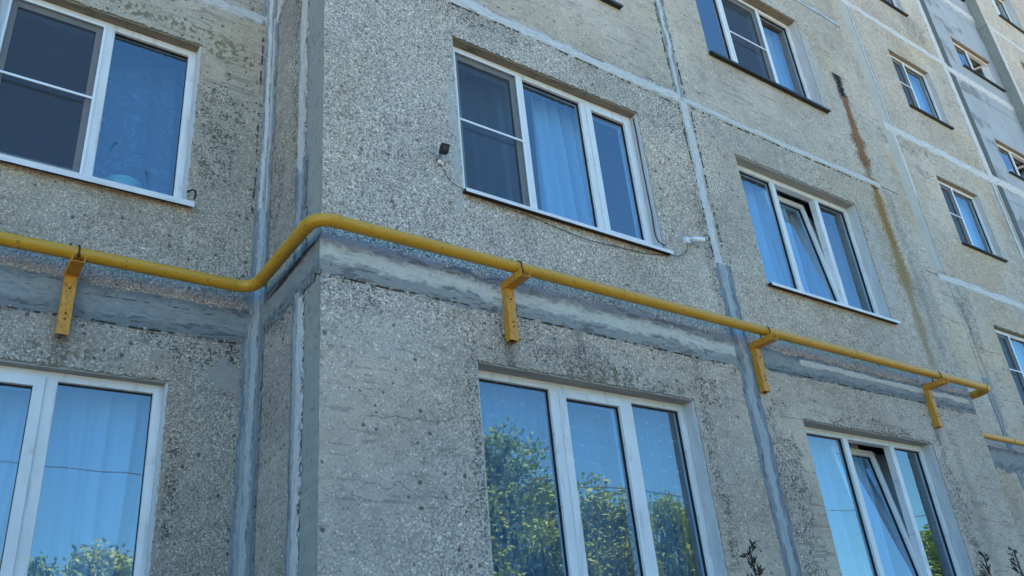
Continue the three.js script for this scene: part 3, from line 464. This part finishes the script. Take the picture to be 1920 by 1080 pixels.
{
  const c = thing('security_camera', 'white bullet security camera right of the screened upper window sill', 'security camera', [3.4, J1 + 1.03, 0]);
  part('mount', [new THREE.CylinderGeometry(0.03, 0.033, 0.03, 20).rotateX(Math.PI / 2).translate(0, 0, 0.015), new THREE.CylinderGeometry(0.01, 0.01, 0.06, 12).rotateX(Math.PI / 2).rotateY(0.5).translate(0.02, 0.005, 0.05)], whitePlastic, c);
  const b = new THREE.Group(); const body = part('body', new THREE.CylinderGeometry(0.025, 0.025, 0.105, 24).rotateZ(Math.PI / 2), whitePlastic, c); body.position.set(0.075, -0.005, 0.08); body.rotation.set(0, -0.35, -0.06);
  const hood = part('hood', new THREE.CylinderGeometry(0.0285, 0.0285, 0.115, 24, 1, true, Math.PI * 0.5, Math.PI).rotateZ(Math.PI / 2), plain(0.72, 0.73, 0.74, 0.4, { side: THREE.DoubleSide }), c); hood.position.set(0.08, -0.003, 0.081); hood.rotation.copy(body.rotation);
  const lens = part('lens', new THREE.CylinderGeometry(0.0235, 0.0235, 0.01, 24).rotateZ(Math.PI / 2).translate(0.052, 0, 0), black, c); lens.position.copy(body.position); lens.rotation.copy(body.rotation);
}
cable('thin dark cable sagging beneath the sill of the screened upper window', [[1.12, 0.83, 0.05], [1.3, 0.79, 0.03], [1.6, 0.79, 0.015], [1.9, 0.76, 0.012], [2.2, 0.73, 0.012], [2.5, 0.745, 0.012], [2.8, 0.76, 0.012], [3.05, 0.8, 0.012], [3.2, 0.83, 0.012], [3.28, 0.85, 0.012], [3.36, 0.91, 0.012], [3.39, 1.0, 0.02]], 0.0025, black);
cable('dark brown cable running down the right reveal of the screened upper window', [[3.085, 2.3, -0.05], [3.08, 2.1, -0.045], [3.083, 1.7, -0.05], [3.08, 1.3, -0.045], [3.083, 0.98, -0.04], [3.1, 0.9, 0.02]], 0.006, plain(0.06, 0.025, 0.02, 0.6));
cable('short black cable end poking out beside the left upper window sill', [[-0.55, 0.95, DEEP - 0.02], [-0.545, 0.95, DEEP + 0.02], [-0.51, 0.955, DEEP + 0.03], [-0.5, 0.93, DEEP + 0.02], [-0.505, 0.9, DEEP + 0.005]], 0.006, black);

// ---------------------------------------------------------------- curtains
const tulle = (r, g, b, pattern) => new THREE.MeshPhysicalMaterial({ color: new THREE.Color().setRGB(r, g, b), roughness: 1, transmission: 0.35, thickness: 0, side: THREE.DoubleSide, ...(pattern ? { map: pattern } : {}) });
const dots = (() => { const cv = document.createElement('canvas'); cv.width = cv.height = 512; const x = cv.getContext('2d'); x.fillStyle = '#c2c6ca'; x.fillRect(0, 0, 512, 512); const r = rng(9);
  for (let i = 0; i < 5; i++) for (let j = 0; j < 7; j++) { const cx = i * 102 + (j % 2) * 51 + 20 + 8 * r(), cy = j * 73 + 30; x.fillStyle = '#ffffff'; for (const [ox, oy, q] of [[0, 0, 6], [9, 6, 4], [-8, 7, 4]]) { x.beginPath(); x.arc(cx + ox, cy + oy, q, 0, 7); x.fill(); } }
  const t = new THREE.CanvasTexture(cv); t.colorSpace = THREE.SRGBColorSpace; t.wrapS = t.wrapT = THREE.RepeatWrapping; return t; })();
function curtain(x0, x1, y0, y1, z, mat, label, fold = 0.13, seed = 1, amp = 0.045) {
  const w = x1 - x0, n = Math.round(w / 0.012), g = new THREE.PlaneGeometry(w, y1 - y0, n, 14), P = g.attributes.position, U = g.attributes.uv;
  for (let i = 0; i < P.count; i++) { const x = P.getX(i), t = (P.getY(i) + (y1 - y0) / 2) / (y1 - y0), ph = x / fold * 6.283 + 2.4 * fbm(x * 3, t * 0.6, seed, 2) * 3; P.setZ(i, amp * (0.7 + 0.6 * (1 - t)) * (Math.sin(ph) + 0.4 * Math.sin(2.3 * ph + seed)) + 0.02 * (fbm(x * 2, t * 2, seed + 4, 2) - 0.5)); U.setXY(i, (x + w) * 1.15, P.getY(i) * 1.15); }
  g.computeVertexNormals(); g.translate((x0 + x1) / 2, J1 + (y0 + y1) / 2, z);
  const m = single('curtain', g, mat, label, 'curtain'); return m;
}
const lace = (() => { const cv = document.createElement('canvas'); cv.width = cv.height = 512; const x = cv.getContext('2d'); x.fillStyle = '#7d858c'; x.fillRect(0, 0, 512, 512); const r = rng(19);
  for (let i = 0; i < 260; i++) { const a = r() * 6.3, px = r() * 512, py = r() * 512, L = 12 + 16 * r(); for (const ox of [-512, 0, 512]) for (const oy of [-512, 0, 512]) { x.save(); x.translate(px + ox, py + oy); x.rotate(a); x.globalAlpha = 0.12 + 0.3 * r(); x.fillStyle = '#e8eef2'; x.beginPath(); x.ellipse(0, 0, L, L * 0.3, 0, 0, 7); x.fill(); x.restore(); } }
  const t = new THREE.CanvasTexture(cv); t.colorSpace = THREE.SRGBColorSpace; t.wrapS = t.wrapT = THREE.RepeatWrapping; return t; })();
const lacy = tulle(0.75, 0.78, 0.82, lace), white = tulle(0.88, 0.9, 0.92), patterned = tulle(0.85, 0.88, 0.92, dots), bluish = tulle(0.62, 0.68, 0.74);
curtain(1.1, 3.28, -2.1, -0.42, -0.36, patterned, 'dotted white tulle curtain behind the tree-reflecting ground floor window', 0.09, 3, 0.022);
curtain(4.5, 5.72, -2.1, -0.42, -0.36, white, 'white curtain behind the left pane of the tilted ground floor window', 0.14, 5);
curtain(5.75, 7.15, -2.1, -0.42, -0.6, bluish, 'curtain behind the tilted sash and right pane of the ground floor window', 0.16, 8);
curtain(1.2, 2.1, 0.9, 2.4, -0.42, bluish, 'curtain behind the screened left light of the upper window', 0.17, 11);
curtain(2.12, 2.78, 0.9, 2.4, -0.36, white, 'pale blue curtain behind the middle pane of the screened upper window', 0.15, 12);
curtain(4.55, 5.62, 0.9, 2.4, -0.36, white, 'pale curtain behind the left pane of the upper window with tilted sash', 0.13, 15);
curtain(5.66, 7.05, 0.9, 2.4, -0.55, bluish, 'curtain behind the tilted sash of the upper window', 0.15, 17);
curtain(6.25, 6.85, 3.7, 5.2, -0.38, white, 'white curtain behind the right pane of the highest three-pane window', 0.18, 19);
curtain(-1.14, -0.4, -2.1, -0.4, DEEP - 0.36, white, 'white tulle curtain behind the right pane of the lower left window', 0.17, 21, 0.035);
curtain(-2.1, -1.22, -2.1, -0.4, DEEP - 0.36, white, 'white tulle curtain behind the left pane of the lower left window', 0.2, 22, 0.035);
curtain(-1.14, -0.5, 0.8, 2.4, DEEP - 0.46, lacy, 'sheer curtain behind the flowerpot in the upper left window', 0.2, 25, 0.03);
for (const [i, y, l] of [[1, 3.67, 'pale curtain in the small window below the white cross joint'], [2, 6.47, 'pale curtain in the small window just above the white cross joint'], [0, 0.87, 'pale curtain in the lowest small window at the right edge']]) curtain(12.3, 12.95, y, y + 1.4, DEEP - 0.3, white, l, 0.18, 30 + i);

// ---------------------------------------------------------------- flowerpot on the window board of the upper left window
{
  const p = thing('flowerpot', 'pale green flowerpot with a long-leaved plant behind the upper left pane', 'flowerpot', [-0.93, J1 + 0.9, DEEP - 0.27]);
  part('pot', new THREE.LatheGeometry([[0, 0], [0.075, 0], [0.085, 0.02], [0.11, 0.13], [0.122, 0.135], [0.125, 0.155], [0.115, 0.16], [0.108, 0.14], [0.0, 0.135]].map(([a, b]) => new THREE.Vector2(a, b)), 36), plain(0.3, 0.55, 0.42, 0.35), p);
  const leaf = plain(0.03, 0.07, 0.03, 0.6, { side: THREE.DoubleSide }), r = rng(44);
  for (let i = 0; i < 13; i++) {
    const a = i * 2.4, len = 0.35 + 0.35 * r(), up = 0.5 + 0.4 * r(), P = [], I = [], n = 9;
    for (let k = 0; k <= n; k++) { const t = k / n, d = len * t * (0.35 + 0.4 * t), h = 0.13 + len * (up * t - 0.55 * t * t * t), w = 0.006 * Math.sin(Math.PI * (0.12 + 0.88 * t)) + 0.001; for (const s of [-1, 1]) P.push(Math.cos(a) * d - Math.sin(a) * w * s, h, 0.4 * (Math.sin(a) * d + Math.cos(a) * w * s)); if (k) { const q = 2 * k; I.push(q - 2, q - 1, q, q - 1, q + 1, q); } }
    const g = new THREE.BufferGeometry(); g.setAttribute('position', new THREE.Float32BufferAttribute(P, 3)); g.setIndex(I); g.computeVertexNormals(); part('leaf', g, leaf, p);
  }
  part('window_board', box(-1.4, 0.36, -0.03, -0.002, -0.28, 0.13), pvc, house).position.set(-0.93, 0.9, DEEP - 0.27);
}

// ---------------------------------------------------------------- tall weeds by the wall
const weedLeaf = plain(0.035, 0.04, 0.022, 0.8, { side: THREE.DoubleSide }), weedStem = plain(0.05, 0.026, 0.03, 0.8);
function weed(x, z, h, seed, label) {
  const t = thing('weed', label, 'weed', [x, 0, z], 'tall weeds in front of the wall'), r = rng(seed), stems = [], leaves = [];
  const tube = (pts, rad) => stems.push(new THREE.TubeGeometry(new THREE.CatmullRomCurve3(pts), 8, rad, 5).toNonIndexed());
  tube([new THREE.Vector3(0, 0, 0), new THREE.Vector3(0.02, h * 0.5, 0.01), new THREE.Vector3(0, h, 0)], 0.005);
  const leafAt = (p, dir, s) => { const g = new THREE.SphereGeometry(1, 6, 4).scale(0.32 * s, s, 0.16 * s).translate(0, s, 0); g.applyQuaternion(new THREE.Quaternion().setFromUnitVectors(new THREE.Vector3(0, 1, 0), dir.normalize())).translate(p.x, p.y, p.z); leaves.push(g.toNonIndexed()); };
  const nb = Math.round(h * 26);
  for (let i = 0; i < nb; i++) {
    const f = 0.35 + 0.65 * (i + r()) / nb, y = h * f, a = r() * 6.28, L = (1.02 - f) * 0.42 + 0.02, d = new THREE.Vector3(Math.cos(a), 0.9, Math.sin(a)).normalize(), p0 = new THREE.Vector3(0, y, 0), p1 = p0.clone().addScaledVector(d, L);
    if (L > 0.04) tube([p0, p0.clone().lerp(p1, 0.5).add(new THREE.Vector3(0, -0.01, 0)), p1], 0.0025);
    for (let k = 0; k < 3 + L * 40; k++) { const q = p0.clone().lerp(p1, 0.25 + 0.75 * r()); leafAt(q, d.clone().add(new THREE.Vector3(r() - 0.5, r() - 0.3, r() - 0.5).multiplyScalar(1.6)), 0.015 + 0.009 * r()); }
  }
  for (let k = 0; k < 22; k++) leafAt(new THREE.Vector3(0, h * (1 - 0.12 * r()), 0), new THREE.Vector3(r() - 0.5, 0.6, r() - 0.5), 0.012 + 0.006 * r());
  part('stem', stems, weedStem, t); part('foliage', leaves, weedLeaf, t);
}
weed(2.4, 0.8, 2.43, 3, 'tall dark weed left of the three at the lower edge, beside the grey joint');
weed(5.12, 0.8, 2.45, 7, 'tall dark weed close to the right reveal of the tilted ground floor window');
weed(5.62, 0.8, 2.5, 13, 'tall dark weed nearest the lower right corner');

// ---------------------------------------------------------------- trees and a wire across the yard, seen in the panes
const leafGeo = (() => { const P = [0, 0, 0, -0.38, 0.45, 0.07, 0.38, 0.45, 0.07, 0, 1, -0.06, 0, 0.5, -0.05], I = [0, 4, 1, 0, 2, 4, 1, 4, 3, 4, 2, 3], g = new THREE.BufferGeometry(); g.setAttribute('position', new THREE.Float32BufferAttribute(P, 3)); g.setIndex(I); g.computeVertexNormals(); return g; })();
const leafMats = [[0.23, 0.35, 0.02], [0.16, 0.28, 0.025], [0.28, 0.38, 0.05]].map(([r, g, b]) => new THREE.MeshPhysicalMaterial({ color: new THREE.Color().setRGB(r, g, b), roughness: 0.75, transmission: 0.35, thickness: 0, side: THREE.DoubleSide }));
const bark = plain(0.1, 0.08, 0.06, 0.95);
function tree(x, z, h, rad, seed, label, mat, slim = 1) {
  const t = thing('tree', label, 'tree', [x, 0, z]), r = rng(seed), wood = [], tips = [];
  const limb = (a, b, r0, r1) => { const d = b.clone().sub(a), L = d.length(), g = new THREE.CylinderGeometry(r1, r0, L, 7, 1).translate(0, L / 2, 0); g.applyQuaternion(new THREE.Quaternion().setFromUnitVectors(new THREE.Vector3(0, 1, 0), d.normalize())).translate(a.x, a.y, a.z); wood.push(g.toNonIndexed()); };
  const trunkTop = new THREE.Vector3(0.15, h * 0.9, 0.1); limb(new THREE.Vector3(0, -0.1, 0), new THREE.Vector3(0.1, h * 0.45, 0), 0.17, 0.11); limb(new THREE.Vector3(0.1, h * 0.45, 0), trunkTop, 0.11, 0.03);
  for (let i = 0; i < 44; i++) {
    const f = 0.16 + 0.8 * i / 44, a = i * 2.4 + r(), env = rad * Math.pow(Math.sin(Math.PI * clamp(0.1 + 0.86 * (f - 0.08) / 0.92)), 0.7) * (0.6 + 0.6 * r()) * slim, p = new THREE.Vector3(0.1, h * f, 0), q = p.clone().add(new THREE.Vector3(Math.cos(a) * env, h * 0.09 * (0.4 + r()), Math.sin(a) * env)); limb(p, q, 0.04, 0.012);
    for (let k = 0; k < 5; k++) tips.push([p.clone().lerp(q, 0.45 + 0.14 * k).add(new THREE.Vector3(r() - 0.5, r() - 0.5, r() - 0.5).multiplyScalar(0.45)), 0.22 + 0.22 * r()]);
  }
  for (let k = 0; k < 7; k++) tips.push([new THREE.Vector3(0.15 + 0.25 * (r() - 0.5), h * (0.86 + 0.02 * k), 0.1 + 0.2 * (r() - 0.5)), 0.2 - 0.02 * k]);
  part('trunk', wood, bark, t);
  for (let k = 0; k < 26; k++) { const a = r() * 6.28, q = rad * Math.sqrt(r()) * 0.85 * slim, y = h * (0.9 - 0.32 * q / rad) + 0.25 * r(); for (let j = 0; j < 3; j++) tips.push([new THREE.Vector3(0.1 + Math.cos(a) * q, y + 0.17 * j, Math.sin(a) * q), 0.15 - 0.035 * j]); }
  const per = 80, m = new THREE.InstancedMesh(leafGeo, mat, tips.length * per), M = new THREE.Matrix4(), c = new THREE.Color(); let n = 0;
  for (const [p, s] of tips) for (let k = 0; k < per; k++) {
    const d = new THREE.Vector3(r() + r() - 1, r() + r() - 1, r() + r() - 1).multiplyScalar(s * 1.15).add(p), sz = 0.075 + 0.06 * r();
    M.compose(d, new THREE.Quaternion().setFromEuler(new THREE.Euler(r() * 6.3, r() * 6.3, r() * 6.3)), new THREE.Vector3(sz * 0.7, sz * 1.3, sz)); m.setMatrixAt(n, M); const v = 0.65 + 0.7 * r(); m.setColorAt(n, c.setRGB(v * (0.9 + 0.3 * r()), v, v * 0.9)); n++;
  }
  m.name = numbered('crown'); m.userData.kind = 'stuff'; m.castShadow = m.receiveShadow = true; t.add(m);
}
tree(10.0, 12.2, 7.55, 1.5, 1, 'tall slender tree across the yard, highest in the reflecting panes', leafMats[0], 1);
tree(11.2, 13.0, 7.0, 1.5, 2, 'bushy tree across the yard right of the tallest tree', leafMats[1]);
tree(13.5, 12.4, 6.55, 1.6, 3, 'yellow-green tree across the yard mirrored in the middle sash', leafMats[2]);
tree(16.2, 12.6, 6.8, 1.7, 4, 'leafy tree across the yard mirrored in the right-hand pane', leafMats[0]);
tree(8.2, 13.5, 6.3, 1.9, 5, 'low spreading tree across the yard left of the tallest tree', leafMats[1]);
tree(14.8, 14.5, 6.2, 1.9, 12, 'tree standing behind the mirrored row across the yard', leafMats[1]);
tree(12.2, 15, 6.2, 1.9, 14, 'dim tree behind the gap in the mirrored row', leafMats[1]);
tree(0.15, 12, 4.8, 0.9, 6, 'young tree across the yard, low in the left window panes', leafMats[0], 0.6);
tree(0.95, 12.1, 4.75, 0.7, 15, 'slim sapling between the two young trees across the yard', leafMats[1], 0.5);
tree(1.65, 12.2, 5.25, 0.5, 7, 'thin young tree with an upright tip across the yard', leafMats[2], 0.4);
tree(2.25, 12.3, 4.7, 0.8, 16, 'low sapling right of the thin upright one across the yard', leafMats[0], 0.5);
tree(3.0, 12.4, 5.0, 0.9, 8, 'young tree at the right of the left window reflection', leafMats[1], 0.6);
tree(-2.5, 13, 5.2, 1.2, 9, 'small tree far left across the yard', leafMats[1]);
tree(28.8, 12.3, 6.1, 1.3, 10, 'greyish tree far along the yard, mirrored in the last ground floor window', leafMats[1]);
tree(20.5, 15, 6.0, 1.8, 11, 'tree further along the yard between the mirrored row and its end', leafMats[0]);
{
  const poles = [[-16, 8.1], [44, 8.1]];
  for (const [i, [x, z]] of poles.entries()) { const p = thing('utility_pole', i ? 'concrete utility pole far right across the yard' : 'concrete utility pole far left across the yard', 'utility pole', [x, 0, z]); part('pole', new THREE.CylinderGeometry(0.09, 0.15, 6.6, 14).translate(0, 3.3, 0), smoothConcrete, p); part('crossarm', new RoundedBoxGeometry(0.1, 0.1, 1.2, 2, 0.01).translate(0, 6.2, 0), darkMetal, p); for (const s of [-1, 1]) part('insulator', new THREE.CylinderGeometry(0.03, 0.045, 0.12, 12).translate(0, 6.31, s * 0.5), whitePlastic, p); }
  const pts = []; for (let i = 0; i <= 40; i++) { const t = i / 40; pts.push(new THREE.Vector3(-16 + 60 * t, 6.4 - 2.9 * t * (1 - t), 8.1)); }
  single('power_cable', new THREE.TubeGeometry(new THREE.CatmullRomCurve3(pts), 160, 0.009, 6), black, 'black overhead power cable crossing the yard in front of the windows', 'cable');
}
renderer.render(scene, camera);
